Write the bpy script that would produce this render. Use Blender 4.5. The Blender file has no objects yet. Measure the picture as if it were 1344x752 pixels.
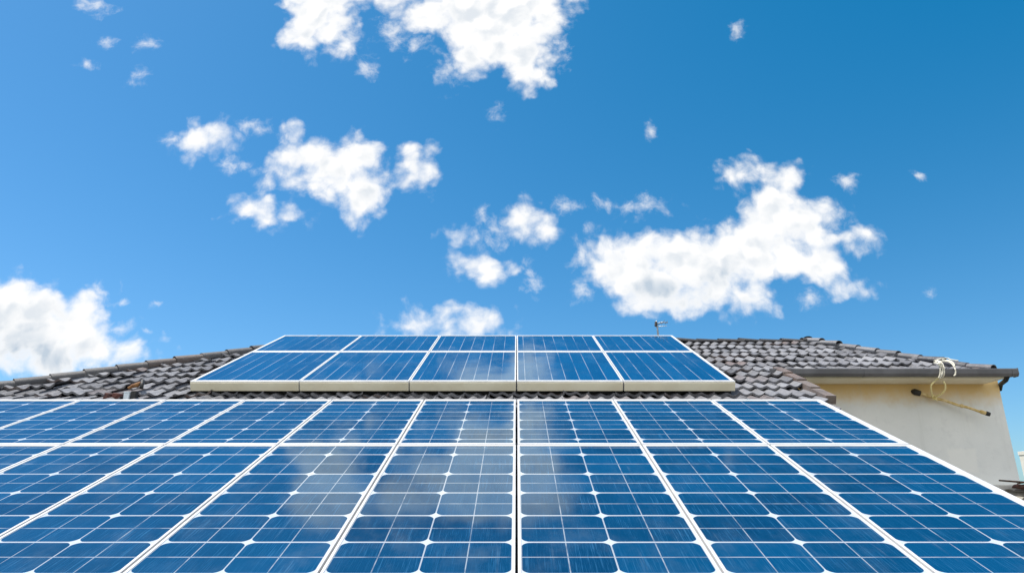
import bpy, bmesh, math, random
from mathutils import Vector, Matrix, Euler
R = math.radians
rnd = random.Random(11)
scene = bpy.context.scene
COL = scene.collection

# ------------------------------------------------------------------ camera
F, CU, CV, TH = 880.0, 678.0, 376.0, R(18.0)      # focal length in photo pixels, centre, upward tilt
cam_d = bpy.data.cameras.new('camera'); cam = bpy.data.objects.new('camera', cam_d); COL.objects.link(cam)
cam_d.sensor_width = 36.0; cam_d.lens = 36.0 * F / 1344.0
cam_d.shift_x = -(CU - 672.0) / 1344.0
cam_d.clip_start = 0.05; cam_d.clip_end = 6000.0
cam.rotation_euler = (R(90) + TH, 0, 0); cam.location = (0, 0, 0)
scene.camera = cam
ST, CT = math.sin(TH), math.cos(TH)
def ray(u, v):                                     # world direction seen at a photo pixel
    a = (u - CU) / F; b = (CV - v) / F
    return Vector((a, CT - b * ST, ST + b * CT))
def at_y(u, v, Y): d = ray(u, v); return d * (Y / d.y)
def on_plane(u, v, al, k):                         # point on the plane Z = tan(al) Y - k
    d = ray(u, v); return d * (k / (math.tan(al) * d.y - d.z))

# ------------------------------------------------------------------ sun, sky, exposure
SUN_EL, SUN_AZ = R(67), R(-76)                     # azimuth from +Y, negative = left
sun_dir = Vector((math.sin(SUN_AZ) * math.cos(SUN_EL), math.cos(SUN_AZ) * math.cos(SUN_EL), math.sin(SUN_EL)))
sd = bpy.data.lights.new('sun', 'SUN'); sun = bpy.data.objects.new('sun', sd); COL.objects.link(sun)
sd.energy = 3.7; sd.angle = R(0.53); sd.color = (1.0, 0.95, 0.88)
sun.rotation_euler = (-sun_dir).to_track_quat('-Z', 'Y').to_euler(); sun.location = (-20, 20, 40)

vs = scene.view_settings
vs.view_transform = 'Standard'; vs.look = 'None'; vs.exposure = 0.55; vs.gamma = 1.0; vs.use_curve_mapping = False

SKY_STRENGTH = 0.105
world = bpy.data.worlds.new('World'); scene.world = world; world.use_nodes = True
nt = world.node_tree; nt.nodes.clear()
class NB:                                          # small node-graph helper
    def __init__(s, t): s.t = t
    def n(s, typ, **kw):
        x = s.t.nodes.new(typ)
        for k, v in kw.items(): setattr(x, k, v)
        return x
    def put(s, sock, v):
        if v is None: return
        if isinstance(v, bpy.types.NodeSocket): s.t.links.new(v, sock)
        else: sock.default_value = v
    def m(s, op, a, b=None, c=None, clamp=False):
        x = s.n('ShaderNodeMath', operation=op, use_clamp=clamp)
        for i, v in enumerate((a, b, c)): s.put(x.inputs[i], v)
        return x.outputs[0]
    def vm(s, op, a, b=None, c=None, out=0):
        x = s.n('ShaderNodeVectorMath', operation=op)
        for i, v in enumerate((a, b, c)): s.put(x.inputs[i], v)
        return x.outputs[out]
    def noise(s, vec, scale, detail=4, rough=0.55, col=False, dist=0.0):
        x = s.n('ShaderNodeTexNoise'); s.put(x.inputs['Vector'], vec)
        x.inputs['Scale'].default_value = scale; x.inputs['Detail'].default_value = detail
        x.inputs['Roughness'].default_value = rough; x.inputs['Distortion'].default_value = dist
        return x.outputs['Color' if col else 'Fac']
    def ss(s, v, a, b, lo=0.0, hi=1.0):
        x = s.n('ShaderNodeMapRange', interpolation_type='SMOOTHSTEP')
        s.put(x.inputs[0], v); s.put(x.inputs[1], a); s.put(x.inputs[2], b); s.put(x.inputs[3], lo); s.put(x.inputs[4], hi)
        return x.outputs[0]
    def mix(s, f, a, b, blend='MIX'):
        x = s.n('ShaderNodeMix', data_type='RGBA', blend_type=blend)
        s.put(x.inputs[0], f); s.put(x.inputs[6], a); s.put(x.inputs[7], b)
        return x.outputs[2]
W = NB(nt)
sky = W.n('ShaderNodeTexSky', sky_type='NISHITA', sun_disc=False)
sky.sun_elevation = SUN_EL; sky.sun_rotation = SUN_AZ
sky.air_density = 1.0; sky.dust_density = 0.6; sky.ozone_density = 2.5; sky.altitude = 50
# deeper, cleaner blue: a little red taken out, as the camera's processing did
grade = W.vm('MAXIMUM', W.vm('MULTIPLY_ADD', sky.outputs[0], (0.66, 0.785, 0.97), (-0.64, -0.05, 0)), (0.05, 0.05, 0.05))
tc = W.n('ShaderNodeTexCoord').outputs['Generated']
sep = W.n('ShaderNodeSeparateXYZ'); W.put(sep.inputs[0], tc)
ysafe = W.m('MAXIMUM', sep.outputs[1], 0.02)
comb = W.n('ShaderNodeCombineXYZ')
W.put(comb.inputs[0], W.m('DIVIDE', sep.outputs[0], ysafe)); W.put(comb.inputs[1], W.m('DIVIDE', sep.outputs[2], ysafe))
Q = comb.outputs[0]                                # heading / height coordinates of the half sky ahead
def blob_q(u, v, rx, ry):
    d = ray(u, v); y = d.y
    return d.x / d.y, d.z / d.y, rx / F / y, ry / F / (y * y)
PUFFS = [  # cumulus lobes: centre and half-axes
 (412,20,36,46),(402,45,26,24),(436,38,24,26),(425,-5,44,36),(420,-22,56,38),(455,55,12,14),
 (640,25,76,48),(690,66,34,42),(655,56,44,34),(618,74,28,20),(566,20,46,22),(716,20,24,50),(655,-12,100,44),(520,-22,80,22),
 (700,100,22,18),(500,-2,40,12),
 (266,184,26,16),(250,188,20,11),(288,180,18,10),
 (430,216,52,26),(466,206,34,24),(402,205,34,24),(374,228,28,14),(480,250,30,28),(388,184,10,11),(440,238,42,20),(494,236,18,20),(468,272,22,16),
 (545,214,16,22),(540,202,12,12),(552,230,12,14),
 (345,278,18,12),(328,272,14,7),(376,284,14,6),(346,290,10,9),
 (603,302,11,10),(686,290,18,18),(714,303,17,13),(632,346,28,17),(646,358,16,12),
 (828,345,54,38),(860,368,54,36),(896,342,54,36),(940,350,64,40),(990,325,54,40),(1018,275,34,38),(1036,246,20,22),(1058,292,44,30),
 (1100,312,32,16),(1076,345,30,28),(990,398,26,18),(880,394,46,18),(930,384,46,18),(1112,372,18,9),(1005,300,36,40),(955,318,40,22),(1030,330,40,36),(1126,308,14,12),
 (980,230,24,12),(1000,220,14,10),
 (36,424,56,50),(0,412,60,46),(80,430,46,40),(108,410,24,24),(118,452,38,32),(172,458,24,14),(60,466,70,32),(-60,440,80,80),
 (590,424,44,14),(562,418,20,10),(578,413,22,7),(632,430,24,9),
]
WISPS = [
 (125,10,40,20),(145,55,24,16),(192,60,26,18),(183,100,20,22),(112,85,28,12),(968,42,20,22),(650,150,15,24),(853,172,14,22),
 (1208,233,20,12),(1219,382,15,11),(190,432,24,9),(205,397,18,8),(160,390,16,9),(340,175,32,13),(312,215,24,20),(226,184,26,13),
 (636,287,20,26),(695,352,17,28),(740,272,46,17),(845,270,64,26),(796,264,34,17),(1112,240,28,22),(770,300,22,16),(462,66,22,30),
 (520,40,50,36),(545,60,34,26),(600,100,26,30),(735,70,22,50),(760,380,26,32),(378,180,26,20),(1060,395,30,18),(590,90,30,40),(480,90,24,30),(330,170,40,16),(300,215,30,20),(1090,290,40,40),(760,330,26,40),(660,300,60,30),(700,375,26,24),(130,380,40,20),(155,425,30,20),
]
# domain warp makes the cauliflower edge
qn = Q
def warp(vec, scale, amp, detail):
    c = W.noise(vec, scale, detail, 0.6, col=True)
    return W.vm('MULTIPLY_ADD', W.vm('SUBTRACT', c, (0.5, 0.5, 0.5)), (amp, amp, 0.0), vec)
q1 = warp(Q, 8.0, 0.042, 3)
q2 = warp(q1, 38.0, 0.016, 5)
def field(blobs, vec, k):
    acc = None
    for (u, v, rx, ry) in blobs:
        cx, cy, ax, ay = blob_q(u, v, rx, ry)
        l = W.vm('LENGTH', W.vm('MULTIPLY_ADD', vec, (1 / ax, 1 / ay, 0), (-cx / ax, -cy / ay, 0)), out=1)
        r = min(ax, ay)
        d = W.m('MULTIPLY_ADD', l, r, -r)
        acc = d if acc is None else W.m('SMOOTH_MIN', acc, d, k)
    return acc
dist = field(PUFFS, q2, 0.014)                     # negative inside a cloud
fine = W.noise(q1, 30.0, 7, 0.62)
fine_c = W.m('SUBTRACT', fine, 0.5)
def lobes(vec, scale):                             # rounded cauliflower heads
    x = W.n('ShaderNodeTexVoronoi', feature='SMOOTH_F1', voronoi_dimensions='2D'); W.put(x.inputs['Vector'], vec)
    x.inputs['Scale'].default_value = scale; x.inputs['Smoothness'].default_value = 0.35
    return x.outputs['Distance']
billow = W.m('ADD', W.m('MULTIPLY_ADD', lobes(q2, 23.0), -0.030, 0.0115), W.m('MULTIPLY_ADD', lobes(q2, 62.0), -0.012, 0.005))
dens = W.m('ADD', W.m('MULTIPLY_ADD', fine_c, 0.050, W.m('MULTIPLY', dist, -1.0)), billow)
puff_a = W.ss(dens, -0.017, 0.022)
wd = None
for (u, v, rx, ry) in WISPS:
    cx, cy, ax, ay = blob_q(u, v, rx, ry)
    l = W.vm('LENGTH', W.vm('MULTIPLY_ADD', q2, (1 / ax, 1 / ay, 0), (-cx / ax, -cy / ay, 0)), out=1)
    wd = l if wd is None else W.m('MINIMUM', wd, l)
wn = W.noise(q2, 34.0, 7, 0.65)
wisp = W.m('MULTIPLY_ADD', W.m('SUBTRACT', wn, 0.5), 2.6, W.m('SUBTRACT', 0.62, wd))
wisp_a = W.ss(wisp, -0.1, 1.35, 0.0, 0.85)
ahead = W.ss(sep.outputs[1], 0.05, 0.2)
# unseen sky behind: cloud added and thickened as fill light on shaded faces
gn = W.noise(tc, 2.6, 7, 0.6, dist=0.3)
gen_a = W.m('MULTIPLY', W.ss(gn, 0.40, 0.54), W.ss(sep.outputs[1], 0.0, -0.2))
alpha = W.m('MAXIMUM', W.m('MULTIPLY', W.m('MAXIMUM', puff_a, wisp_a), ahead), gen_a)
# grey undersides
GREY = [(40,475,110,32),(10,455,80,30),(900,402,90,20),(870,380,60,18),(590,436,50,10),(960,370,60,18)]
gd = None
for (u, v, rx, ry) in GREY:
    cx, cy, ax, ay = blob_q(u, v, rx, ry)
    l = W.vm('LENGTH', W.vm('MULTIPLY_ADD', q1, (1 / ax, 1 / ay, 0), (-cx / ax, -cy / ay, 0)), out=1)
    gd = l if gd is None else W.m('SMOOTH_MIN', gd, l, 0.3)
grey_base = W.ss(gd, 1.25, 0.2)
la = W.m('ADD', W.noise(q1, 20.0, 4, 0.5), W.m('MULTIPLY', lobes(q2, 23.0), -0.5))
qo = W.vm('ADD', q1, (-0.010, 0.014, 0.0)); qo2 = W.vm('ADD', q2, (-0.010, 0.014, 0.0))
lb = W.m('ADD', W.noise(qo, 20.0, 4, 0.5), W.m('MULTIPLY', lobes(qo2, 23.0), -0.5))
facing = W.ss(W.m('SUBTRACT', la, lb), -0.22, 0.16)  # lumps bright on the side turned to the sun
grey = W.m('MULTIPLY', W.m('MULTIPLY_ADD', W.m('SUBTRACT', 1.0, facing), 0.55, W.m('MULTIPLY', grey_base, 0.8)), W.ss(dens, 0.002, 0.045), clamp=True)
CLW = W.m('MULTIPLY_ADD', ahead, -0.25 / SKY_STRENGTH, 0.97 / SKY_STRENGTH)   # added cloud behind the camera brightened for fill; cloud ahead dimmer
cl_col = W.vm('SCALE', W.mix(grey, (1.0, 0.996, 0.99, 1), (0.52, 0.61, 0.71, 1)))
nt.links.new(CLW, cl_col.node.inputs['Scale'])
skycol = W.mix(alpha, grade, cl_col)
bg = W.n('ShaderNodeBackground'); W.put(bg.inputs[0], skycol); bg.inputs[1].default_value = SKY_STRENGTH
wo = W.n('ShaderNodeOutputWorld'); W.put(wo.inputs[0], bg.outputs[0])
world.cycles.sampling_method = 'MANUAL'; world.cycles.sample_map_resolution = 512

# ------------------------------------------------------------------ mesh and tagging helpers
class MB:
    def __init__(s): s.v = []; s.f = []; s.uv = {}
    def quad(s, a, b, c, d, uvs=None):
        i = len(s.v); s.v += [Vector(a), Vector(b), Vector(c), Vector(d)]
        if uvs: s.uv[len(s.f)] = uvs
        s.f.append((i, i + 1, i + 2, i + 3))
    def poly(s, pts):
        i = len(s.v); s.v += [Vector(p) for p in pts]; s.f.append(tuple(range(i, i + len(pts))))
    def hexa(s, p):                                # 8 corners: bottom 4 anticlockwise, top 4
        i = len(s.v); s.v += [Vector(x) for x in p]
        for f in ((3, 2, 1, 0), (4, 5, 6, 7), (0, 1, 5, 4), (1, 2, 6, 5), (2, 3, 7, 6), (3, 0, 4, 7)):
            s.f.append(tuple(i + k for k in f))
    def box(s, x0, x1, y0, y1, z0, z1):
        s.hexa([(x0, y0, z0), (x1, y0, z0), (x1, y1, z0), (x0, y1, z0), (x0, y0, z1), (x1, y0, z1), (x1, y1, z1), (x0, y1, z1)])
    def prism(s, pts, off):                        # polygon swept along a vector
        off = Vector(off); i = len(s.v); n = len(pts)
        s.v += [Vector(p) for p in pts] + [Vector(p) + off for p in pts]
        s.f.append(tuple(reversed(range(i, i + n)))); s.f.append(tuple(range(i + n, i + 2 * n)))
        for k in range(n): s.f.append((i + k, i + (k + 1) % n, i + n + (k + 1) % n, i + n + k))
    def tube(s, path, rad, sides=8, cap=True):
        path = [Vector(p) for p in path]; n = len(path)
        rads = rad if isinstance(rad, (list, tuple)) else [rad] * n
        ref = Vector((0.13, 0.21, 1)).normalized(); rings = []
        for k in range(n):
            t = (path[min(k + 1, n - 1)] - path[max(k - 1, 0)]).normalized()
            a = t.cross(ref)
            if a.length < 0.05: a = t.cross(Vector((1, 0, 0)))
            a.normalize(); b = t.cross(a)
            i = len(s.v); rings.append(i)
            for q in range(sides):
                w = 2 * math.pi * q / sides
                s.v.append(path[k] + (a * math.cos(w) + b * math.sin(w)) * rads[k])
        for k in range(n - 1):
            for q in range(sides):
                s.f.append((rings[k] + q, rings[k] + (q + 1) % sides, rings[k + 1] + (q + 1) % sides, rings[k + 1] + q))
        if cap:
            s.f.append(tuple(rings[0] + q for q in range(sides))); s.f.append(tuple(rings[-1] + q for q in reversed(range(sides))))
    def build(s, name, mat, parent=None, bevel=0.0, smooth=False, origin=None):
        org = Vector(origin) if origin is not None else (world_org(parent) if parent is not None else Vector((0, 0, 0)))
        me = bpy.data.meshes.new(name); me.from_pydata([tuple(p - org) for p in s.v], [], s.f)
        if s.uv:
            ul = me.uv_layers.new(name='cells')
            for fi, uvs in s.uv.items():
                for li, uv in zip(me.polygons[fi].loop_indices, uvs): ul.data[li].uv = uv
        bm = bmesh.new(); bm.from_mesh(me); bmesh.ops.recalc_face_normals(bm, faces=bm.faces); bm.to_mesh(me); bm.free()
        if smooth:
            for p in me.polygons: p.use_smooth = True
        me.materials.append(mat)
        o = bpy.data.objects.new(name, me); COL.objects.link(o)
        if parent is not None: o.parent = parent
        elif origin is not None: o.location = org
        if bevel:
            b = o.modifiers.new('bevel', 'BEVEL'); b.width = bevel; b.segments = 2; b.limit_method = 'ANGLE'
        return o
ORG = {}
def world_org(o):
    while o.parent is not None: o = o.parent
    return ORG.get(o.name, Vector((0, 0, 0)))
def thing(name, label, cat, loc, group=None, rot=None, local=False):
    o = bpy.data.objects.new(name, None); COL.objects.link(o); o.location = loc; o.empty_display_size = 0.2
    if rot is not None: o.rotation_euler = rot
    o['label'] = label; o['category'] = cat
    if group: o['group'] = group
    ORG[o.name] = Vector((0, 0, 0)) if local else Vector(loc)
    return o

# ------------------------------------------------------------------ materials
def mat(name):
    m = bpy.data.materials.new(name); m.use_nodes = True
    t = m.node_tree; t.nodes.clear(); b = NB(t)
    p = b.n('ShaderNodeBsdfPrincipled'); o = b.n('ShaderNodeOutputMaterial'); t.links.new(p.outputs[0], o.inputs[0])
    return m, b, p
def bump(b, p, h, strength, dist):
    x = b.n('ShaderNodeBump'); x.inputs['Strength'].default_value = strength; x.inputs['Distance'].default_value = dist
    b.put(x.inputs['Height'], h); b.put(p.inputs['Normal'], x.outputs[0])
def simple(name, c1, c2, rough=0.6, scale=6.0, metal=0.0, bmp=0.0, bscale=60.0, bdist=0.004, lo=0.35, hi=0.65):
    m, b, p = mat(name); co = b.n('ShaderNodeTexCoord').outputs['Object']
    n = b.noise(co, scale, 6, 0.6)
    b.put(p.inputs['Base Color'], b.mix(b.ss(n, lo, hi), (*c1, 1), (*c2, 1)))
    b.put(p.inputs['Roughness'], b.ss(b.noise(co, scale * 3, 4), 0.3, 0.7, rough - 0.08, rough + 0.08)); p.inputs['Metallic'].default_value = metal
    if bmp: bump(b, p, b.noise(co, bscale, 5, 0.6), bmp, bdist)
    return m

def cell_mat(name, kind):
    m, b, p = mat(name)
    t = b.n('ShaderNodeTexCoord'); co = t.outputs['Object']
    uv = b.n('ShaderNodeUVMap'); uv.uv_map = 'cells'
    s = b.n('ShaderNodeSeparateXYZ'); b.put(s.inputs[0], uv.outputs[0]); U, V = s.outputs[0], s.outputs[1]
    so = b.n('ShaderNodeSeparateXYZ'); b.put(so.inputs[0], co); X, Y = so.outputs[0], so.outputs[1]
    oi = b.n('ShaderNodeObjectInfo').outputs['Random']
    wob = b.m('MULTIPLY', b.m('SUBTRACT', b.noise(co, 3.0, 2), 0.5), 0.012)
    def near(x, off):                              # distance to nearest integer (+off)
        return b.m('ABSOLUTE', b.m('SUBTRACT', b.m('FRACT', b.m('ADD', x, 0.5 + off)), 0.5))
    def vec(x, y, z=0.0):
        c = b.n('ShaderNodeCombineXYZ'); b.put(c.inputs[0], x); b.put(c.inputs[1], y); b.put(c.inputs[2], z); return c.outputs[0]
    shift = b.m('MULTIPLY', oi, 37.0)
    # base blue, varying from cell to cell
    wn = b.n('ShaderNodeTexWhiteNoise', noise_dimensions='3D'); b.put(wn.inputs[0], vec(b.m('FLOOR', U), b.m('FLOOR', V), shift))
    cellv = wn.outputs[0]
    dark, light = ((0.0006, 0.020, 0.058, 1), (0.0016, 0.050, 0.128, 1)) if kind == 'grid' else ((0.0008, 0.046, 0.138, 1), (0.0016, 0.068, 0.186, 1))
    base = b.mix(cellv, dark, light)
    patch = b.noise(vec(b.m('MULTIPLY', X, 1.3), b.m('MULTIPLY', Y, 1.3), shift), 2.0, 4, 0.6)
    base = b.mix(b.ss(patch, 0.35, 0.75, 0.0, 0.5), base, (0.003, 0.055, 0.145, 1))
    # finger streaks along the slope
    f1 = b.noise(vec(b.m('MULTIPLY', X, 95.0), b.m('MULTIPLY', Y, 2.6), shift), 1.0, 3, 0.7)
    f2 = b.noise(vec(b.m('MULTIPLY', X, 260.0), b.m('MULTIPLY', Y, 7.0), shift), 1.0, 2, 0.5)
    st = b.m('ADD', b.ss(f1, 0.54, 0.70, 0.0, 0.55 if kind == 'grid' else 0.34), b.ss(f2, 0.5, 0.68, 0.0, 0.22))
    wn2 = b.n('ShaderNodeTexWhiteNoise', noise_dimensions='3D'); b.put(wn2.inputs[0], vec(b.m('FLOOR', b.m('MULTIPLY', U, 2.0)), b.m('FLOOR', b.m('MULTIPLY', V, 2.0)), b.m('ADD', shift, 5.0)))
    st = b.m('MULTIPLY', st, b.m('MULTIPLY_ADD', wn2.outputs[0], 0.9, 0.3))
    base = b.mix(st, base, (0.030, 0.125, 0.25, 1))
    white = (0.52, 0.55, 0.58, 1)
    wv = b.m('ADD', V, wob); wu = b.m('ADD', U, b.m('MULTIPLY', wob, 0.5))
    if kind == 'grid':
        fx, fy = b.m('MULTIPLY', near(wu, 0), 0.48), b.m('MULTIPLY', near(wv, 0), 0.35)
        hx, hy = b.m('MULTIPLY', near(wu, 0.5), 0.48), b.m('MULTIPLY', near(wv, 0.5), 0.35)
        def line(d, w, amt): return b.ss(d, w * 1.25, w * 0.7, 0.0, amt)
        brk = b.ss(b.noise(vec(X, Y, shift), 5.0, 3, 0.6), 0.34, 0.56, 0.35, 1.0)
        l = b.m('MAXIMUM', line(fy, 0.0072, 0.8), line(fx, 0.0042, 0.7))
        l2 = b.m('MULTIPLY', b.m('MAXIMUM', line(hy, 0.0048, 0.5), line(hx, 0.0032, 0.55)), brk)
        edge = b.m('GREATER_THAN', b.m('ABSOLUTE', b.m('SUBTRACT', U, 1.0)), 0.5)
        rad = b.m('MULTIPLY_ADD', edge, 0.0, 0.295)    # sqrt of the star radius
        star = b.m('SUBTRACT', rad, b.m('ADD', b.m('SQRT', fx), b.m('MULTIPLY', b.m('SQRT', fy), 1.15)))
        l = b.m('MAXIMUM', b.m('MAXIMUM', l, l2), b.ss(star, -0.012, 0.012))
    else:
        lx = b.m('MULTIPLY', near(wu, 0), 0.16)
        brk = b.ss(b.noise(vec(b.m('MULTIPLY', X, 9.0), b.m('MULTIPLY', Y, 1.3), shift), 1.0, 3, 0.6), 0.36, 0.6, 0.12, 1.0)
        l = b.m('MULTIPLY', b.ss(lx, 0.0065, 0.002, 0.0, 0.62), brk)
    base = b.mix(l, base, white)
    # dust
    dn = b.noise(vec(b.m('MULTIPLY', X, 1.0), b.m('MULTIPLY', Y, 0.6), shift), 3.5, 6, 0.65)
    base = b.mix(b.ss(dn, 0.45, 0.8, 0.0, 0.10), base, (0.24, 0.32, 0.38, 1))
    drip = b.noise(vec(b.m('MULTIPLY', X, 16.0), b.m('MULTIPLY', Y, 0.7), shift), 1.0, 5, 0.7)
    base = b.mix(b.m('MULTIPLY', b.ss(drip, 0.58, 0.78, 0.0, 0.22), b.ss(dn, 0.35, 0.6)), base, (0.22, 0.30, 0.36, 1))
    b.put(p.inputs['Base Color'], base)
    # cover glass: a clear reflecting layer with the bluish tint of its anti-reflection coating
    p.inputs['Specular IOR Level'].default_value = 0.0; p.inputs['Roughness'].default_value = 0.7
    gl = b.n('ShaderNodeBsdfGlossy'); gl.inputs['Color'].default_value = (0.74, 0.92, 1.0, 1)
    b.put(gl.inputs['Roughness'], b.ss(dn, 0.4, 0.8, 0.05, 0.15))
    bp = b.n('ShaderNodeBump'); bp.inputs['Strength'].default_value = 0.10; bp.inputs['Distance'].default_value = 0.02
    b.put(bp.inputs['Height'], b.noise(vec(X, Y, shift), 1.6, 2, 0.4)); b.put(gl.inputs['Normal'], bp.outputs[0])
    fr = b.n('ShaderNodeFresnel'); fr.inputs['IOR'].default_value = 1.68
    mx = b.n('ShaderNodeMixShader'); b.put(mx.inputs[0], fr.outputs[0])
    m.node_tree.links.new(p.outputs[0], mx.inputs[1]); m.node_tree.links.new(gl.outputs[0], mx.inputs[2])
    out = [x for x in m.node_tree.nodes if x.type == 'OUTPUT_MATERIAL'][0]; m.node_tree.links.new(mx.outputs[0], out.inputs[0])
    return m
M = {}
M['grid'] = cell_mat('cell_grid_glass', 'grid'); M['bus'] = cell_mat('ribbon_cell_glass', 'bus')
M['alu'] = simple('white_aluminium', (0.54, 0.54, 0.54), (0.64, 0.64, 0.635), 0.42, 3.0, bmp=0.05)
M['beige'] = simple('shaded_frame_beige', (0.68, 0.61, 0.44), (0.76, 0.70, 0.53), 0.5, 2.0, bmp=0.05)  # aluminium front in shade: its warm shade tone is put into the colour
M['dark'] = simple('dark_rail', (0.03, 0.03, 0.03), (0.06, 0.06, 0.06), 0.5)
M['wall'] = None
def wall_mat():
    m, b, p = mat('painted_render'); t = b.n('ShaderNodeTexCoord'); co = t.outputs['Object']
    s = b.n('ShaderNodeSeparateXYZ'); b.put(s.inputs[0], co)
    n = b.noise(co, 0.9, 6, 0.6); n2 = b.noise(co, 5.0, 6, 0.65)
    c = b.mix(b.ss(n, 0.35, 0.7), (0.72, 0.73, 0.70, 1), (0.80, 0.805, 0.77, 1))
    c = b.mix(b.ss(n2, 0.5, 0.75, 0.0, 0.35), c, (0.56, 0.565, 0.55, 1))
    # stain and eave shadow painted as one ochre band, with a ragged lower edge
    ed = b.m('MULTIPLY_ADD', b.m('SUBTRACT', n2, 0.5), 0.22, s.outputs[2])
    c = b.mix(b.ss(ed, SHADE_STAIN_Z - 0.36, SHADE_STAIN_Z - 0.05, 0.0, 0.85), c, (0.74, 0.48, 0.14, 1))
    # faint rain runs down the face, and a paler patch low on the wall
    cr = b.n('ShaderNodeCombineXYZ'); b.put(cr.inputs[0], b.m('MULTIPLY', s.outputs[0], 7.0)); b.put(cr.inputs[2], b.m('MULTIPLY', s.outputs[2], 0.5))
    c = b.mix(b.ss(b.noise(cr.outputs[0], 1.0, 5, 0.65), 0.52, 0.78, 0.0, 0.30), c, (0.50, 0.50, 0.47, 1))
    px = b.m('ADD', s.outputs[0], b.m('MULTIPLY', b.m('SUBTRACT', n2, 0.5), 0.12)); pz = b.m('ADD', s.outputs[2], b.m('MULTIPLY', b.m('SUBTRACT', n2, 0.5), 0.10))
    patch = b.m('MULTIPLY', b.m('MULTIPLY', b.ss(px, 5.62, 5.66), b.ss(px, 6.02, 5.98)), b.m('MULTIPLY', b.ss(pz, PATCH_Z, PATCH_Z + 0.04), b.ss(pz, PATCH_Z + 0.34, PATCH_Z + 0.30)))
    c = b.mix(b.m('MULTIPLY', patch, 0.5), c, (0.84, 0.83, 0.77, 1))
    b.put(p.inputs['Base Color'], c); p.inputs['Roughness'].default_value = 0.85
    bump(b, p, b.noise(co, 45.0, 6, 0.7), 0.25, 0.006)
    return m
def tile_mat(name, ramp, pale=0.35):
    m, b, p = mat(name); co = b.n('ShaderNodeTexCoord').outputs['Object']
    g = b.n('ShaderNodeNewGeometry').outputs['Random Per Island']
    r = b.n('ShaderNodeValToRGB'); b.put(r.inputs[0], g); cr = r.color_ramp; cr.interpolation = 'LINEAR'
    while len(cr.elements) < len(ramp): cr.elements.new(0.5)
    for e, (pos, c) in zip(cr.elements, ramp): e.position = pos; e.color = (*c, 1)
    n = b.noise(co, 14.0, 6, 0.7); n2 = b.noise(co, 2.2, 5, 0.6)
    c = b.mix(b.ss(n, 0.45, 0.72, 0.0, pale), r.outputs[0], (0.34, 0.34, 0.33, 1))
    c = b.mix(b.ss(n2, 0.45, 0.75, 0.0, 0.5), c, (0.05, 0.045, 0.045, 1))
    c = b.mix(b.ss(b.noise(co, 40.0, 3), 0.62, 0.72, 0.0, pale), c, (0.45, 0.44, 0.40, 1))
    b.put(p.inputs['Base Color'], c); p.inputs['Roughness'].default_value = 0.62
    bump(b, p, b.noise(co, 70.0, 5, 0.7), 0.5, 0.01)
    return m
M['tile'] = tile_mat('weathered_tile', [(0.0, (0.07, 0.071, 0.082)), (0.2, (0.15, 0.15, 0.165)), (0.4, (0.10, 0.099, 0.11)), (0.6, (0.22, 0.222, 0.24)), (0.80, (0.13, 0.128, 0.14)), (0.88, (0.13, 0.09, 0.08)), (0.92, (0.17, 0.17, 0.185)), (1.0, (0.24, 0.24, 0.255))])
M['cap'] = tile_mat('ridge_tile', [(0.0, (0.045, 0.047, 0.052)), (0.5, (0.065, 0.065, 0.07)), (0.8, (0.08, 0.076, 0.076)), (1.0, (0.10, 0.075, 0.065))], 0.12)
M['deck'] = simple('roof_underlay', (0.03, 0.028, 0.026), (0.05, 0.045, 0.04), 0.9)
M['gutter'] = simple('charcoal_gutter_paint', (0.085, 0.085, 0.092), (0.13, 0.13, 0.14), 0.42, 3.0, bmp=0.05)
M['soffit'] = simple('cream_eaves_board', (0.78, 0.70, 0.52), (0.85, 0.79, 0.64), 0.7, 3.0, bmp=0.1)
M['black'] = simple('black_rubber', (0.012, 0.012, 0.012), (0.03, 0.028, 0.025), 0.6)
M['cane'] = simple('yellowed_pole', (0.58, 0.40, 0.13), (0.82, 0.66, 0.36), 0.5, 14.0, bmp=0.2)
M['cord'] = simple('cream_cord', (0.62, 0.58, 0.46), (0.80, 0.77, 0.66), 0.8, 30.0, bmp=0.4, bscale=200)
M['twine'] = simple('yellow_twine', (0.80, 0.66, 0.26), (0.90, 0.80, 0.44), 0.8, 30.0)
M['steel'] = simple('grey_steel', (0.30, 0.34, 0.38), (0.42, 0.46, 0.50), 0.45, 10.0, metal=0.4)
M['rust'] = simple('rusty_iron', (0.16, 0.065, 0.022), (0.34, 0.17, 0.06), 0.8, 14.0, bmp=0.5)
M['rust_dark'] = simple('dark_red_iron', (0.035, 0.012, 0.010), (0.10, 0.03, 0.02), 0.8, 14.0, bmp=0.5)
M['plastic'] = simple('pale_plastic', (0.62, 0.70, 0.76), (0.74, 0.80, 0.84), 0.4, 8.0)
M['twig'] = simple('dry_twig', (0.05, 0.028, 0.018), (0.16, 0.085, 0.05), 0.85, 18.0, bmp=0.4)
M['mortar'] = simple('pale_mortar', (0.48, 0.46, 0.42), (0.66, 0.64, 0.58), 0.9, 6.0, bmp=0.5)
M['cream'] = simple('cream_house_paint', (0.70, 0.66, 0.56), (0.78, 0.74, 0.65), 0.8, 2.0)
M['glass'] = simple('dark_window_glass', (0.02, 0.025, 0.03), (0.035, 0.04, 0.045), 0.1)
M['ground'] = simple('grass_and_earth', (0.045, 0.06, 0.02), (0.12, 0.10, 0.06), 0.9, 0.15, bmp=0.4, bscale=3.0)

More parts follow.
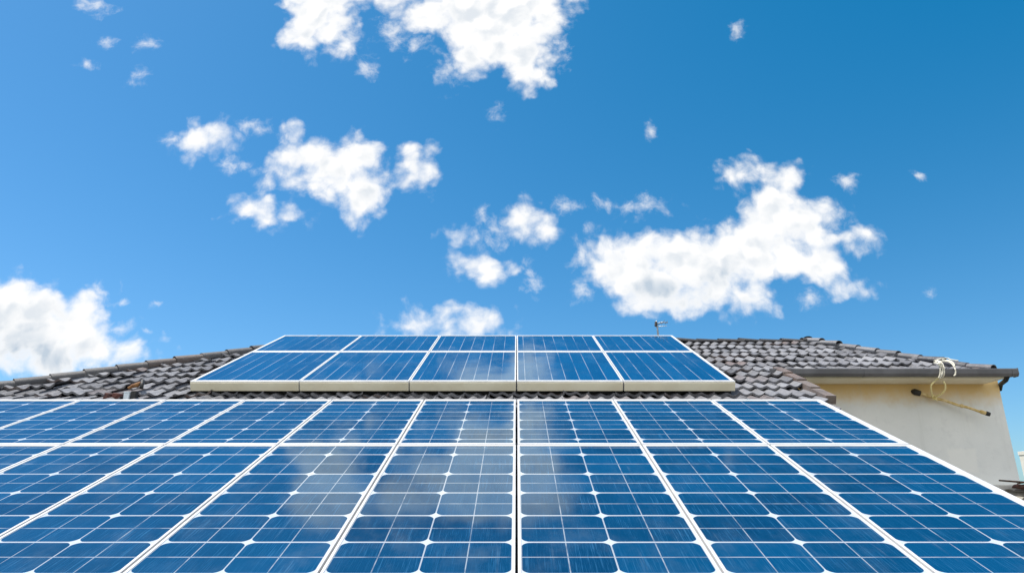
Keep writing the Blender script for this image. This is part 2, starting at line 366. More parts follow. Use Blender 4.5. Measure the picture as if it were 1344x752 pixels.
# ------------------------------------------------------------------ ground
g = MB(); n = 24; S = 4000.0; GZ = -4.6
for i in range(n):
    for j in range(n):
        x0, x1 = -S + 2 * S * i / n, -S + 2 * S * (i + 1) / n; y0, y1 = -S + 2 * S * j / n, -S + 2 * S * (j + 1) / n
        g.quad((x0, y0, GZ), (x1, y0, GZ), (x1, y1, GZ), (x0, y1, GZ))
o = g.build('ground', M['ground']); o['kind'] = 'structure'

# ------------------------------------------------------------------ house
AL = R(23.45); K = 2.062                            # main roof plane Z = tan(AL) Y - K
TA = math.tan(AL)
def roof(x, y, up=0.0): return Vector((x, y - up * math.sin(AL), TA * y - K + up * math.cos(AL)))
YR = on_plane(678, 446, AL, K).y                    # ridge
hl1 = on_plane(0, 506, AL, K); hl2 = on_plane(365, 454, AL, K)
hr1 = on_plane(1290, 483, AL, K); hr2 = on_plane(1060, 446, AL, K)
def hip_x(p, q, y): return p.x + (q.x - p.x) * (y - p.y) / (q.y - p.y)
YE = on_plane(678, 484.5, AL, K).y                  # eave of the right wing
YB = 0.9                                            # eave of the low front
XV = 3.42                                           # verge of the long slope
xl_r, xr_r = hip_x(hl1, hl2, YR), hip_x(hr1, hr2, YR)
xl_b = hip_x(hl1, hl2, YB); xr_e = hip_x(hr1, hr2, YE)
YW = 9.01                                           # face of the right wing's wall
top_gut = at_y(678, 493, 8.8)
SHADE_STAIN_Z = 0.0
XW = 6.5
house = thing('house', 'grey tiled hip-roofed house with pale rendered wall and charcoal gutter under the solar panels', 'house', (0, 6, GZ))
OH = Vector((0, 6, GZ))
SHADE_STAIN_Z = at_y(1150, 503, YW).z - GZ; PATCH_Z = at_y(1265, 622, YW).z - GZ
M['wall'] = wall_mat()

def tile_field(mb, origin, ux, uw, nrm, u0, u1, w0, w1, pitch=0.30, expo=0.335, seed=1, roll=0.036, lift=0.042, jit=1.0, keep=None):
    rr = random.Random(seed); ns = 12
    nj = int((w1 - w0) / expo) + 1; ni = int((u1 - u0) / pitch) + 2
    for j in range(nj):
        row_off = rr.uniform(-0.03, 0.03); row_l = rr.uniform(-0.006, 0.006)
        for i in range(-1, ni):
            cu = u0 + i * pitch + row_off; cw = w0 + j * expo
            if keep and not keep(cu, cw): continue
            du = rr.uniform(-0.008, 0.008) * jit; dw = rr.uniform(-0.022, 0.022) * jit
            tilt = rr.uniform(-0.018, 0.018) * jit; dl = rr.uniform(-0.009, 0.012) * jit + row_l
            skew = rr.uniform(-0.02, 0.02) * jit
            if rr.random() < 0.05: dl += 0.015; tilt *= 2.0
            L = expo + 0.07
            base = len(mb.v)
            for (wy, h, th) in ((0.0, lift, -0.026), (0.0, lift, 0.0), (0.5 * L, lift * 0.55, 0.0), (L, 0.0, 0.0)):
                for q in range(ns + 1):
                    x = q / ns
                    ph = 2 * math.pi * (2 * x)
                    prof = roll * (0.5 + 0.5 * math.cos(ph)) ** 1.3
                    if x > 0.93: prof += 0.010
                    z = prof + h + th + tilt * (x - 0.5) + dl * (1 - wy / L) - 0.062
                    uu = cu + du + x * (pitch + 0.012); ww = cw + dw + wy + skew * (x - 0.5)
                    mb.v.append(origin + ux * uu + uw * ww + nrm * z)
            w = ns + 1
            for a in range(3):
                for q in range(ns):
                    mb.f.append((base + a * w + q, base + a * w + q + 1, base + (a + 1) * w + q + 1, base + (a + 1) * w + q))
def build_tiles(name, mb, m, parent, cuts):
    o = mb.build(name, m, parent)
    bm = bmesh.new(); bm.from_mesh(o.data)
    org = world_org(parent)
    for (pt, nr) in cuts:                          # keep the side the normal points away from
        bmesh.ops.bisect_plane(bm, geom=bm.verts[:] + bm.edges[:] + bm.faces[:], plane_co=Vector(pt) - org, plane_no=Vector(nr), clear_outer=True)
    bm.to_mesh(o.data); bm.free()
    for p in o.data.polygons: p.use_smooth = True
    md = o.modifiers.new('edges', 'EDGE_SPLIT'); md.split_angle = R(40)
    return o
UW = Vector((0, math.cos(AL), math.sin(AL))); UX = Vector((1, 0, 0)); NR = Vector((0, -math.sin(AL), math.cos(AL)))
def wof(y): return y / math.cos(AL)
O0 = Vector((0, 0, -K))
hipL_n = Vector((-(hl2.y - hl1.y), (hl2.x - hl1.x), 0)).normalized()      # points left/outward
if hipL_n.x > 0: hipL_n = -hipL_n
hipR_n = Vector(((hr1.y - hr2.y), -(hr1.x - hr2.x), 0)).normalized()
if hipR_n.x < 0: hipR_n = -hipR_n
# the slope that everything stands on: low part left of the verge, high part up to the ridge
mb = MB()
EXPO = 0.31; nlow = int(round((wof(YE) - wof(YB)) / EXPO)); wlow0 = wof(YE) - nlow * EXPO
YN = 7.0                                            # below this the slope stops at the panels' edge
tile_field(mb, O0, UX, UW, NR, -13.2, 3.2, wlow0, wof(YE) - 0.2, seed=3, pitch=0.28, expo=EXPO, roll=0.028, jit=1.3, keep=lambda u, w: u > hip_x(hl1, hl2, w * math.cos(AL)) - 0.5 and u < (XV - 0.15 if w > wof(YN) - 0.2 else 2.86))
tile_field(mb, O0, UX, UW, NR, -13.2, 7.0, wof(YE), wof(YR) - 0.1, seed=5, pitch=0.28, expo=EXPO, roll=0.028, jit=0.9, keep=lambda u, w: hip_x(hl1, hl2, w * math.cos(AL)) - 0.5 < u < hip_x(hr1, hr2, w * math.cos(AL)) + 0.3)
roof_o = build_tiles('roof', mb, M['tile'], house, [(hl1, hipL_n), (hr1, hipR_n), ((0, YR, 0), (0, 1, 0))])
# left hip, right hip and back slopes: same tiles, seen only from elsewhere
def slope(seed, a, b, c, d, cuts):                  # a,b eave corners (left to right seen from outside), c,d upper
    a, b, c = Vector(a), Vector(b), Vector(c)
    ux = (b - a).normalized(); up = (c - a); nr = ux.cross(up).normalized()
    if nr.z < 0: nr = -nr
    uw = nr.cross(ux).normalized()
    if uw.z < 0: uw = -uw
    m = MB(); W1 = max((Vector(c) - a).dot(uw), (Vector(d) - a).dot(uw))
    us = [(Vector(p) - a).dot(ux) for p in (a, b, c, d)]
    tile_field(m, a, ux, uw, nr, min(us) - 0.3, max(us) + 0.3, 0, W1, seed=seed)
    build_tiles('roof_slope', m, M['tile'], house, cuts)
RZ = roof(0, YR).z
BL = roof(xl_b, YB); RL = roof(xl_r, YR); RRr = roof(xr_r, YR); ER = roof(xr_e, YE)
YBK = 2 * YR - YE
slope(21, (BL.x, 2 * YR - YB, BL.z), BL, RL, RL, [(hl1, -hipL_n), (RL, Vector((-hipL_n.x * -1, hipL_n.y, 0)) if False else Vector((-(hipL_n.x) * 1, hipL_n.y, 0))), ])
slope(22, ER, (ER.x, YBK, ER.z), RRr, RRr, [(hr1, -hipR_n), (RRr, Vector((-hipR_n.x, hipR_n.y, 0)))])
bk = [(RL, Vector((hipL_n.x, -hipL_n.y, 0))), (RRr, Vector((hipR_n.x, -hipR_n.y, 0))), ((0, YR, 0), (0, -1, 0))]
slope(23, (ER.x, YBK, ER.z), (hip_x(hl1, hl2, YE), YBK, ER.z), RRr, RL, bk)
# deck sheets under the tiles
dk = MB()
up = -0.105
dk.prism([roof(xl_b, YB, up), roof(3.1, YB, up), roof(3.1, YN, up), roof(XV - 0.02, YN, up), roof(XV - 0.02, YE + 0.25, up), roof(xr_e, YE + 0.25, up), roof(xr_r, YR, up), roof(xl_r, YR, up)], NR * -0.04)
dk.poly([(BL.x, YB, BL.z - .08), (BL.x, 2 * YR - YB, BL.z - .08), (RL.x, YR, RL.z - .08)])
dk.poly([(ER.x, YE, ER.z - .08), (ER.x, YBK, ER.z - .08), (RRr.x, YR, RRr.z - .08)])
dk.poly([(ER.x, YBK, ER.z - .08), (hip_x(hl1, hl2, YE), YBK, ER.z - .08), (RL.x, YR, RL.z - .08), (RRr.x, YR, RRr.z - .08)])
dk.poly([(BL.x, 2 * YR - YB, BL.z - .08), (hip_x(hl1, hl2, YE), YBK, ER.z - .08), (RL.x, YR, RL.z - .08)])
dk.build('roof_deck', M['deck'], house)
# half-round caps along a line
def caps(name, a, b, m, parent, rad=0.115, expo=0.40, seed=1, jit=1.0, lift=0.03, squash=0.8):
    rr = random.Random(seed); a, b = Vector(a), Vector(b); L = (b - a).length; t = (b - a) / L
    side = t.cross(Vector((0, 0, 1))).normalized(); upv = side.cross(t).normalized()
    m_ = MB(); nn = int(L / expo); ns = 10
    for k in range(nn + 1):
        s0 = k * expo - 0.04; s1 = min(L, s0 + expo + 0.07)
        if s1 - s0 < 0.1: continue
        yaw = rr.uniform(-0.02, 0.02) * jit; pit = rr.uniform(-0.004, 0.02) * jit; off = rr.uniform(-0.008, 0.008) * jit
        base = len(m_.v)
        for (s, rr_, th) in ((s0, rad * 1.03, -0.014), (s0, rad * 1.03, 0.0), (s1, rad * 0.9, 0.0)):
            e = (s - s0)
            for q in range(ns + 1):
                w = math.pi * (q / ns * 1.36 - 0.18); r = rr_ + th
                m_.v.append(a + t * s + side * (math.cos(w) * r + off + yaw * e) + upv * (math.sin(w) * r * squash + lift - 0.04 + (0.010 + pit * 0.6) * (1 - e / expo)))
        for row in range(2):
            for q in range(ns):
                i0 = base + row * (ns + 1) + q; m_.f.append((i0, i0 + 1, i0 + ns + 2, i0 + ns + 1))
    o = m_.build(name, m, parent, smooth=True)
    md = o.modifiers.new('edges', 'EDGE_SPLIT'); md.split_angle = R(45)
    return o
caps('hip_cap', roof(xl_b, YB), roof(xl_r, YR), M['cap'], house, 0.098, 0.36, 4, 1.6, 0.008)
caps('hip_cap', roof(xr_e, YE), roof(xr_r, YR), M['tile'], house, 0.10, 0.30, 6, 2.4, 0.02, 0.55)
caps('ridge_cap', RL, RRr, M['cap'], house, 0.10, 0.34, 8, 1.6, 0.005, 0.42)
caps('hip_cap', Vector((BL.x, 2 * YR - YB, BL.z)), RL, M['cap'], house, 0.125, 0.42, 9, 1.0)
caps('hip_cap', Vector((ER.x, YBK, ER.z)), RRr, M['cap'], house, 0.10, 0.42, 10, 1.0)
# verge edge of the long slope: brownish edge tiles
vg = MB()
k = 0; y = YN + 0.22
while y < YE - 0.15:
    y2 = min(y + 0.36, YE)
    j = rnd.uniform(-.008, .008)
    p = [roof(XV - 0.10 + j, y, -0.05), roof(XV + 0.012 + j, y, -0.05), roof(XV + 0.012 + j, y2, -0.05), roof(XV - 0.10 + j, y2, -0.05)]
    q = [roof(XV - 0.10 + j, y, 0.045), roof(XV + 0.012 + j, y, 0.045), roof(XV + 0.012 + j, y2, 0.028), roof(XV - 0.10 + j, y2, 0.028)]
    vg.hexa(p + q); y = y2 - 0.01
M['verge'] = tile_mat('brown_verge_tile', [(0.0, (0.13, 0.10, 0.09)), (0.5, (0.19, 0.15, 0.13)), (1.0, (0.16, 0.11, 0.09))])
vg.build('verge_tiles', M['verge'], house)
# walls
wl = MB()
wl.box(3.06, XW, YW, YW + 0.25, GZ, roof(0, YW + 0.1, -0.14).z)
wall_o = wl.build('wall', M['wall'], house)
wl = MB()
xs = [xl_b + 0.5, 3.05]
wl.box(xs[0], xs[1], YB + 0.45, YB + 0.7, GZ, roof(0, YB + 0.45, -0.13).z)
wl.prism([(xs[1] - 0.25, YB + 0.7, GZ), (xs[1] - 0.25, YW, GZ), roof(xs[1] - 0.25, YW, -0.13), roof(xs[1] - 0.25, YB + 0.7, -0.13)], (0.25, 0, 0))
wl.box(xs[0], xs[0] + 0.25, YB + 0.7, 2 * YR - YB - 0.7, GZ, BL.z - 0.1)
wl.box(XW - 0.25, XW, YW + 0.25, YBK - 0.3, GZ, ER.z - 0.12)
wl.box(xs[0] + 0.25, XW - 0.25, YBK - 0.55, YBK - 0.3, GZ, ER.z - 0.12)
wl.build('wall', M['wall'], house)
# eaves of the right wing: fascia box and gutter
gz1 = at_y(1150, 483.5, YE - 0.10).z; gz0 = at_y(1150, 493.5, YE - 0.10).z
xg0 = at_y(1018, 488, YE).x; xg1 = at_y(1327, 488, YE).x
ez0 = at_y(1150, 502.5, YW - 0.06).z
so = MB()
ez0 = at_y(1150, 502.5, YE - 0.02).z
ez0 = at_y(1150, 496.5, YE - 0.02).z; ez1 = at_y(1150, 504.0, YW).z
pr = [(xg0 + 0.25, YE - 0.015, ez0), (xg0 + 0.25, YW - 0.002, ez1), (xg0 + 0.25, YW - 0.002, gz1 - 0.06), (xg0 + 0.25, YE - 0.02, gz1 - 0.06)]
xe = at_y(1319, 497, YE).x
so.prism(pr, (xe - xg0 - 0.25, 0, 0))
so.build('eaves_board', M['soffit'], house)
gt = MB()
prof = [(-0.115, gz1), (-0.122, gz1 - 0.012), (-0.118, gz0 + 0.03), (-0.095, gz0), (-0.03, gz0), (-0.022, gz0 + 0.02), (-0.022, gz1 - 0.015), (-0.034, gz1 - 0.015), (-0.036, gz0 + 0.016), (-0.095, gz0 + 0.014), (-0.106, gz0 + 0.03), (-0.106, gz1)]
gt.prism([(xg0 - 0.12, YE + a, b) for a, b in prof], (xg1 - xg0 + 0.12, 0, 0))
gut = gt.build('gutter', M['gutter'], house, bevel=0.003)
ec = MB(); ec.prism([(xg1, YE - 0.118, gz1 + 0.004), (xg1, YE - 0.12, gz0 + 0.028), (xg1, YE - 0.096, gz0 - 0.004), (xg1, YE - 0.02, gz0 - 0.004), (xg1, YE - 0.02, gz1 + 0.004)], (0.012, 0, 0))
ec.build('end_cap', M['gutter'], gut)
for xx in (at_y(1128, 488, YE).x, at_y(1320, 488, YE).x):
    j = MB(); j.prism([(xx, YE + a * 1.0 - 0.004, b - 0.003) for a, b in prof[1:5]] + [(xx, YE - 0.03, gz0 + 0.004), (xx, YE - 0.09, gz0 + 0.006), (xx, YE - 0.112, gz0 + 0.03), (xx, YE - 0.114, gz1 - 0.012)], (0.02, 0, 0))
    j.build('gutter_joint', M['gutter'], gut)
# downpipe stub turning back under the corner of the eaves
dp = MB(); a = at_y(1323, 492, YE - 0.06); b_ = at_y(1320, 499, YE); c = at_y(1313.5, 504, YW - 0.02); d_ = at_y(1312, 506, YW + 0.03)
dp.tube([a + Vector((0, 0, .02)), a, b_, c, d_ + Vector((0.01, .03, -0.05))], 0.028, 10)
dp.build('downpipe_bend', M['black'], gut, smooth=True)
# low tiled lean-to roof against the foot of the right wing's wall
LA = R(8.0); LZ = at_y(1310, 640, YW).z
UL = Vector((0, math.cos(LA), math.sin(LA))); NL = Vector((0, -math.sin(LA), math.cos(LA)))
lt = MB(); OL = Vector((0, YW, LZ)) - UL * 4.6
lt2 = MB(); tile_field(lt2, OL, UX, UL, NL, XV + 0.05, 9.0, 0.0, 4.55, seed=31, jit=2.2, expo=0.33)
M['lean'] = tile_mat('mossy_lean_to_tile', [(0.0, (0.12, 0.10, 0.07)), (0.4, (0.22, 0.20, 0.16)), (0.7, (0.30, 0.28, 0.23)), (1.0, (0.14, 0.10, 0.085))])
lo = build_tiles('lean_to_roof', lt2, M['lean'], house, [((0, YW - 0.004, 0), (0, 1, 0))])
sl = MB(); p0 = OL - NL * 0.09; p1 = p0 + UL * 4.55
sl.prism([(XV, p0.y, p0.z), (9.0, p0.y, p0.z), (9.0, p1.y, p1.z), (XV, p1.y, p1.z)], NL * -0.08)
sl.build('roof_slab', M['deck'], lo)
fl = MB(); fl.box(XV + 0.1, 8.9, YW - 0.16, YW - 0.004, LZ - 0.06, LZ + 0.035); fl.build('mortar_flashing', M['mortar'], lo, bevel=0.012)
lw = MB(); lw.box(XV, 8.9, p0.y + 0.2, p0.y + 0.4, GZ, p0.z - 0.06); lw.box(8.7, 8.9, p0.y + 0.4, YW, GZ, p0.z - 0.06); lw.build('wall', M['cream'], house)

# ------------------------------------------------------------------ solar panels
def panel(name, label, group, al, k, x0, x1, y0, y1, th, lips, kind, rows, front=False):
    """x0..x1 across, y0..y1 plan depth on plane Z=tan(al)Y-k.  lips: left, right, bottom, top.  rows: cell-line distances from the low edge."""
    loc = Vector((x0, y0, math.tan(al) * y0 - k)); Wd = x1 - x0; L = (y1 - y0) / math.cos(al)
    t = thing(name, label, 'solar panel', loc, group, rot=(al, 0, 0), local=True)
    l, r, bo, to = lips; pz = 0.004
    fr = MB()
    fr.box(0, l, 0, L, -th, pz); fr.box(Wd - r, Wd, 0, L, -th, pz)
    fr.box(l, Wd - r, L - to, L, -th, pz); fr.box(l, Wd - r, 0, bo, -th, pz)
    fr.build('frame', M['alu'], t, bevel=0.002)
    gl = MB(); X0, X1, Y0, Y1 = l, Wd - r, bo, L - to
    cuts = [Y0] + [s for s in rows if Y0 < s < Y1] + [Y1]
    if kind == 'grid':
        first = -(min(rows[1] - rows[0], 0.36)); vs_ = []
        for s in cuts: vs_.append(s)
        ref = sorted(rows)
        def vmap(s):
            if s <= ref[0]: return (s - ref[0]) / 0.35
            for a in range(len(ref) - 1):
                if s <= ref[a + 1]: return a + (s - ref[a]) / (ref[a + 1] - ref[a])
            return len(ref) - 1 + (s - ref[-1]) / 0.35
        vsx = [vmap(s) for s in cuts]; un = 2.0
    else:
        vsx = [s for s in cuts]; un = 7.5
    off = 0.0 if kind == 'grid' else 0.5
    for a in range(len(cuts) - 1):
        gl.quad((X0, cuts[a], 0), (X1, cuts[a], 0), (X1, cuts[a + 1], 0), (X0, cuts[a + 1], 0),
                [(off, vsx[a]), (un + off, vsx[a]), (un + off, vsx[a + 1]), (off, vsx[a + 1])])
    gl.build('glass', M[kind], t)
    bk = MB(); bk.box(l, Wd - r, bo, L - to, -th * 0.5 - 0.006, -th * 0.5); bk.build('backsheet', M['alu'], t)
    if front:
        fe = MB(); fe.box(0.004, Wd - 0.004, -0.014, -0.001, -th, -0.010); fe.build('front_edge', M['beige'], t, bevel=0.002)  # strip over the frame front, carries the painted shade tone
    return t
# lower array
A1 = R(21.25); K1 = 1.690
XB = [-5.42, -4.53, -3.65, -2.825, -1.92, -0.963, 0.0, 1.005, 2.03, 3.175]
y_top = on_plane(678, 524.3, A1, K1).y; y_mid = on_plane(678, 583.5, A1, K1).y; y_low = y_mid - 2.58 * math.cos(A1)
GAP = 0.014
ordl = ['leftmost', 'second from the left', 'third from the left', 'fourth from the left', 'fifth from the left', 'fourth from the right', 'third from the right', 'second from the right', 'rightmost']
def jig(): return rnd.uniform(-0.002, 0.002)
LT = (y_top - y_mid) / math.cos(A1)
for i in range(9):
    x0, x1 = XB[i] + GAP / 2 + jig(), XB[i + 1] - GAP / 2 + jig()
    last = i == 8
    lab = 'short grid-celled solar panel topping the lower array, %s in its row' % ordl[i]
    panel('solar_panel', lab, 'short panels along the top of the lower array', A1, K1, x0, x1, y_mid + 0.006, y_top, 0.04, (0.017, 0.06 if last else 0.017, 0.036, 0.07), 'grid', [0.15 + 0.31 * q for q in range(5)])
ordb = ['', 'leftmost', 'second from the left', 'third from the left', 'fourth from the left', 'left of the dark central gap', 'third from the right', 'second from the right', 'rightmost']
ordb[5] = 'just left of the central dark gap'; ordb[6] = 'just right of the central dark gap'
for i in range(1, 9):
    x0, x1 = XB[i] + GAP / 2 + jig(), XB[i + 1] - GAP / 2 + jig()
    last = i == 8
    lab = ('tall grid-celled solar panel in the nearest row, %s' if 'gap' in ordb[i] else 'tall grid-celled solar panel in the nearest row, %s one') % ordb[i]
    Lb = 2.58
    lines = [Lb - q for q in (0.255, 0.70, 1.06, 1.43, 1.79, 2.14, 2.49)]
    panel('solar_panel', lab, 'tall panels in the nearest row', A1, K1, x0, x1, y_low, y_mid - 0.006, 0.04, (0.017, 0.06 if last else 0.017, 0.036, 0.036), 'grid', sorted(lines))
# upper array
A2 = R(23.45); K2 = 1.924
yu0 = on_plane(678, 500.5, A2, K2).y; yu1 = on_plane(678, 461.5, A2, K2).y; yu2 = on_plane(678, 440.3, A2, K2).y
XU = [on_plane(u, 500, A2, K2).x for u in (250, 393.5, 537.5, 678, 818, 965)]
name5 = ['leftmost', 'second from the left', 'middle', 'second from the right', 'rightmost']
for row, (ya, yb) in enumerate(((yu0, yu1 - 0.005), (yu1 + 0.005, yu2))):
    for i in range(5):
        x0, x1 = XU[i] + 0.004 + jig(), XU[i + 1] - 0.004 + jig()
        w = 'front row, above the beige edge' if row == 0 else 'back row, along the sky'
        lab = 'striped upper solar panel, %s, %s' % (w, name5[i])
        panel('solar_panel', lab, 'striped panels of the upper array', A2, K2, x0, x1, ya, yb, 0.105, (0.036 if i == 0 else 0.015, 0.036 if i == 4 else 0.015, 0.05, 0.045), 'bus', [], front=(row == 0))
# mounting rails under both arrays
def rail(y, al, k, x0, x1, drop, label, h=0.05):
    c = Vector((0, y, math.tan(al) * y - k)); nn = Vector((0, -math.sin(al), math.cos(al))); uu = Vector((0, math.cos(al), math.sin(al)))
    m_ = MB(); b0 = c - nn * (drop + h); b1 = c - nn * (drop + 0.001)
    m_.hexa([Vector((x0, 0, 0)) + b0 - uu * .02, Vector((x1, 0, 0)) + b0 - uu * .02, Vector((x1, 0, 0)) + b0 + uu * .02, Vector((x0, 0, 0)) + b0 + uu * .02,
             Vector((x0, 0, 0)) + b1 - uu * .02, Vector((x1, 0, 0)) + b1 - uu * .02, Vector((x1, 0, 0)) + b1 + uu * .02, Vector((x0, 0, 0)) + b1 + uu * .02])
    o = m_.build('mounting_rail', M['dark'], None, origin=Vector((x0, y, c.z)))
    o['label'] = label; o['category'] = 'rail'; o['group'] = 'rails under the solar panels'
rail(yu0 + 0.10, A2, K2, XU[0] + 0.02, XU[-1] - 0.02, 0.105, 'dark mounting rail in the shadow gap under the beige front edge of the upper array', 0.055)

# ------------------------------------------------------------------ TV antenna behind the upper array
ay = YR + 0.15
foot = at_y(864.5, 446, ay); top = at_y(861.5, 421, ay)
an = thing('tv_antenna', 'thin grey TV antenna with two stubby arms standing on the ridge against the sky', 'antenna', foot)
m_ = MB(); m_.tube([foot - Vector((0, 0, 0.12)), at_y(863, 432, ay), top], [0.018, 0.015, 0.011], 10); mast = m_.build('mast', M['steel'], an, smooth=True)
m_ = MB(); m_.tube([at_y(860.5, 425.5, ay - 0.02), at_y(869, 423, ay - .05), at_y(876.5, 423.4, ay - .10)], [0.010, 0.013, 0.008], 8); m_.build('boom', M['steel'], an, smooth=True)
m_ = MB(); m_.tube([at_y(861, 428.8, ay), at_y(866, 428.3, ay - .05), at_y(875, 427.6, ay - .12)], [0.010, 0.008, 0.004], 8); m_.build('arm', M['plastic'], an, smooth=True)
for (u, v, l) in ((866, 424, .11), (870, 423.2, .14), (874.5, 423.3, .10)):
    p = at_y(u, v, ay - .06); m_ = MB(); m_.tube([p - Vector((0, l, 0.0)), p + Vector((0, l, 0.0))], 0.004, 6); m_.build('element', M['steel'], an)
m_ = MB(); m_.tube([at_y(861, 422.5, ay - .02), at_y(860.6, 428, ay - .03)], 0.022, 8); m_.build('clamp', M['dark'], an)
m_ = MB(); p = foot; m_.box(p.x - .06, p.x + .06, p.y - .06, p.y + .06, p.z - .10, p.z - .04); m_.build('foot_bracket', M['steel'], an)

# ------------------------------------------------------------------ pole on the wall, cord and twine
pa = at_y(1202, 514.5, YW - 0.02); pb = at_y(1297, 543, YW - 0.20)
po = thing('pole', 'yellowed cane pole with black ends slanting across the pale wall below the gutter', 'pole', pa)
pp = [pa.lerp(pb, q / 10) + Vector((0, 0, 0.006 * math.sin(q * 1.9))) for q in range(11)]
m_ = MB(); m_.tube(pp, [0.021, 0.021, .02, .019, .019, .018, .0185, .018, .017, .017, .017], 10); shaft = m_.build('shaft', M['cane'], po, smooth=True)
d = (pb - pa).normalized()
m_ = MB(); m_.tube([pa + Vector((-0.02, 0.018, 0.004)), pa - d * 0.02, pa + d * 0.055, pa + d * 0.06], [0.036, 0.042, 0.036, 0.02], 12); m_.build('socket', M['black'], po, smooth=True)
m_ = MB(); q = pa.lerp(pb, 0.64); m_.tube([q - d * .02, q - d * .01, q + d * .012, q + d * .022], [0.016, 0.026, 0.026, 0.016], 10); m_.build('knot_ring', M['cane'], shaft, smooth=True)
m_ = MB(); m_.tube([pb - d * .10, pb - d * .08, pb - d * 0.02], [0.018, .026, .026], 10); m_.build('ferrule', M['cane'], po, smooth=True)
m_ = MB(); m_.tube([pb - d * 0.03, pb - d * 0.01, pb + d * .02], [0.027, 0.029, 0.026], 10); m_.build('end_tip', M['black'], po, smooth=True)

yg = YE - 0.14
co = thing('cord', 'cream cord tied over the gutter with loose tails, its twine loop hanging to the pole', 'cord', at_y(1238, 478, yg))
def arcpath(pts, yy, n=6):
    P = [at_y(u, v, y_) if not isinstance(yy, (int, float)) else at_y(u, v, yy) for (u, v, *rest), y_ in zip(pts, yy if not isinstance(yy, (int, float)) else [0] * len(pts))]
    out = []
    for i in range(len(P) - 1):
        p0 = P[max(i - 1, 0)]; p1 = P[i]; p2 = P[i + 1]; p3 = P[min(i + 2, len(P) - 1)]
        for s in range(n):
            t = s / n
            out.append(0.5 * ((2 * p1) + (p2 - p0) * t + (2 * p0 - 5 * p1 + 4 * p2 - p3) * t * t + (3 * p1 - p0 - 3 * p2 + p3) * t ** 3))
    return out + [P[-1]]
m_ = MB()
yb_ = YE + 0.16
strands = [
 ([(1228, 474), (1233, 475), (1236, 480), (1237, 488), (1234, 496), (1231, 497)], [YE + .05, YE - .06, yg, yg, yg, YE - .05]),
 ([(1226, 476), (1231, 477), (1234, 482), (1234, 490), (1232, 496)], [YE + .05, YE - .06, yg - .01, yg - .01, yg]),
 ([(1230, 473), (1236, 476), (1239, 483), (1239, 492), (1236, 496)], [YE + .08, YE - .06, yg - .005, yg - .005, YE - .08]),
 ([(1237, 472), (1244, 474), (1250, 478), (1254, 485), (1254, 491), (1252, 493)], [YE + .08, YE + .0, YE - .08, yg - .01, yg - .01, yg - .02]),
 ([(1239, 474), (1245, 473), (1251, 476), (1253, 481)], [YE + .08, YE, YE - .08, yg]),
 ([(1226, 473.5), (1236, 470.5), (1243, 470.0), (1249, 472), (1258, 473.5)], [YE + .14, YE + .16, YE + .2, YE + .16, YE + .12]),
 ([(1228, 475), (1235, 474), (1240, 474.5), (1246, 473)], [YE + .02, YE, YE, YE + .03]),
]
for pts, ys in strands: m_.tube(arcpath(pts, ys), 0.0085, 7)
m_.build('cord_wrap', M['cord'], co, smooth=True)
m_ = MB()
m_.tube(arcpath([(1233, 479), (1232, 477), (1235, 477.5), (1236, 480), (1233, 481)], [yg - .02] * 5), 0.017, 8)
m_.build('knot', M['cord'], co, smooth=True)
m_ = MB(); yl = YW - 0.13
m_.tube(arcpath([(1232, 496), (1227, 500), (1222.5, 505), (1222, 511), (1223.5, 518), (1225.5, 521.5), (1230, 519.5), (1236, 516.5), (1240.5, 511), (1240.5, 504.5), (1238, 500)], [yg + .01, YE - .05, YE - .04, YE, YE + .12, YW - .09, YE + .14, YE + .05, YE - .0, YE - .04, YE - .06]), 0.010, 6)
m_.tube(arcpath([(1225.5, 518.5), (1224, 521), (1226, 524), (1229, 523), (1227, 519)], [YW - .10, YW - .115, YW - .11, YW - .10, YW - .05]), 0.009, 6)
m_.tube(arcpath([(1226, 521), (1229, 525), (1231, 525.5)], [YW - .11, YW - .12, YW - .11]), 0.006, 6)
m_.build('twine_loop', M['twine'], co, smooth=True)

# ------------------------------------------------------------------ bits lying on the roof at the left
def onroof(u, v, up=0.0):
    p = on_plane(u, v, AL, K); return p + NR * up
bp = onroof(178, 518)
br = thing('roof_bracket', 'broken rusty iron bracket lying on the roof tiles beside the pale box', 'bracket', bp)
m_ = MB(); m_.tube([onroof(168.5, 515, .05), onroof(174, 513.6, .06), onroof(180, 513.2, .07), onroof(188, 511.6, .09)], [0.012, 0.022, 0.028, 0.016], 8); m_.build('arm', M['rust'], br, smooth=True)
m_ = MB(); a = onroof(174.5, 523, -.02); m_.box(a.x - .022, a.x + .03, a.y - .03, a.y + .03, a.z - .03, a.z + .10); m_.build('post', M['black'], br, bevel=.006)
m_ = MB(); m_.tube([onroof(186, 514.5, .05), onroof(187.5, 511, .10), onroof(189, 511, .11)], [.02, .024, .014], 8); m_.build('clip', M['black'], br, smooth=True)
bx = onroof(166, 523.5, -.01)
jb = thing('junction_box', 'small pale plastic box on the roof tiles just above the lower panels', 'box', bx)
m_ = MB(); m_.box(bx.x - .028, bx.x + .030, bx.y - .025, bx.y + .025, bx.z - .02, bx.z + .075); m_.build('case', M['plastic'], jb, bevel=.005)
m_ = MB(); m_.box(bx.x - .032, bx.x + .034, bx.y - .029, bx.y + .029, bx.z + .0755, bx.z + .086); m_.build('lid', M['plastic'], jb, bevel=.003)
ts = onroof(149, 521)
sh = thing('tile_shard', 'dark red broken tile shards lying left of the pale box', 'debris', ts)
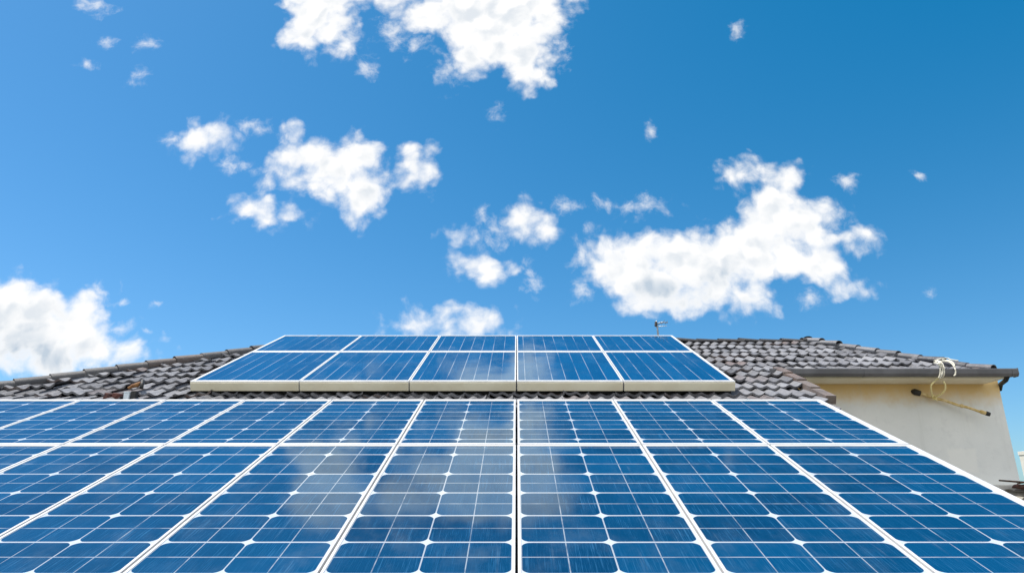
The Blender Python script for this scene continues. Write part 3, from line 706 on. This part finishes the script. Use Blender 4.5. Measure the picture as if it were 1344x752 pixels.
for (u, v, w, h) in ((143, 521.5, .05, .05), (154.5, 521, .06, .045), (148, 519.5, .04, .03)):
    a = onroof(u, v, 0.0); m_ = MB()
    m_.hexa([a + Vector(p) for p in ((-w, -.04, -.05), (w, -.05, -.05), (w * .9, .05, -.03), (-w, .04, -.03), (-w * .8, -.03, h), (w * .6, -.05, h * .7), (w * .7, .05, h * .8), (-w * .5, .04, h * 1.2))])
    m_.build('shard', M['rust_dark'], sh, bevel=.008)

# ------------------------------------------------------------------ twigs and a broken tile on the lean-to
tw0 = at_y(1332, 638, YW - 0.75)
tw = thing('dry_branch', 'dark dry branch with twigs lying on the low roof by the wall corner', 'branch', tw0)
rr = random.Random(5)
def lean_pt(u, v, up=0.0):
    dd = ray(u, v); nn = NL; t = (OL.dot(nn)) / dd.dot(nn); return dd * t + nn * up
base = Vector((at_y(1320, 636, YW - .5).x, YW - 0.5, LZ - 0.07 + 0.05))
m_ = MB(); m_.tube([base + Vector((0, .1, .10)), base + Vector((.12, -.15, .07)), base + Vector((.28, -.45, .02)), base + Vector((.42, -.8, -.03))], [.010, .012, .010, .006], 7); m_.build('stem', M['twig'], tw, smooth=True)
for k in range(14):
    s = base + Vector((rr.uniform(.02, .38), rr.uniform(-.6, .1), rr.uniform(.0, .06)))
    e = s + Vector((rr.uniform(-.05, .30), rr.uniform(-.25, .2), rr.uniform(-.03, .14)))
    m_ = MB(); m_.tube([s, s.lerp(e, .5) + Vector((0, 0, rr.uniform(-.02, .03))), e], [.007, .006, .003], 6); m_.build('twig', M['twig'], tw, smooth=True)
bt0 = Vector((at_y(1339, 634, YW - .35).x, YW - 0.35, LZ + 0.0))
bt = thing('broken_tile', 'broken red-brown roof tile propped at the foot of the wall corner', 'tile', bt0)
m_ = MB(); n_ = 8
for q in range(n_):
    w0, w1 = math.pi * q / n_, math.pi * (q + 1) / n_
    def P_(w, y, r): return bt0 + Vector((-math.cos(w) * r * .7 + .05, y * .8, math.sin(w) * r * .45 - .02 + .08 * y))
    m_.hexa([P_(w0, -.16, .09), P_(w1, -.14, .09), P_(w1, .15, .09), P_(w0, .17, .09), P_(w0, -.16, .108), P_(w1, -.14, .108), P_(w1, .15, .108), P_(w0, .17, .108)])
m_.build('tile_body', M['rust_dark'], bt)

# ------------------------------------------------------------------ cream house far off at the right
hx, hy = 37.3, 40.0
fh = thing('distant_house', 'cream flat-roofed house far off, showing past the right edge of the pale wall', 'house', (hx + 5, hy + 4, GZ), rot=None)
hz = at_y(1341, 592.5, hy + 9).z
m_ = MB(); m_.box(hx - 1.6, hx + 9, hy, hy + 9, GZ, hz - 0.25); hw = m_.build('wall', M['cream'], fh)
m_ = MB(); m_.box(hx - 1.64, hx + 9.04, hy - .04, hy + 9.04, hz - 0.249, hz); m_.build('roof', M['cream'], fh, bevel=.01)
for ix in range(3):
    for iz in range(2):
        x0 = hx + 1.2 + ix * 2.8; z0 = GZ + 1.2 + iz * 3.2
        m_ = MB(); m_.box(x0, x0 + 1.2, hy - .05, hy - .003, z0, z0 + 1.3); w_ = m_.build('window', M['soffit'], fh)
        m_ = MB(); m_.box(x0 + .08, x0 + 1.12, hy - .062, hy - .052, z0 + .08, z0 + 1.22); m_.build('pane', M['glass'], w_)

scene.render.resolution_x = 1344; scene.render.resolution_y = 752
scene.cycles.use_denoising = True
scene.cycles.max_bounces = 6
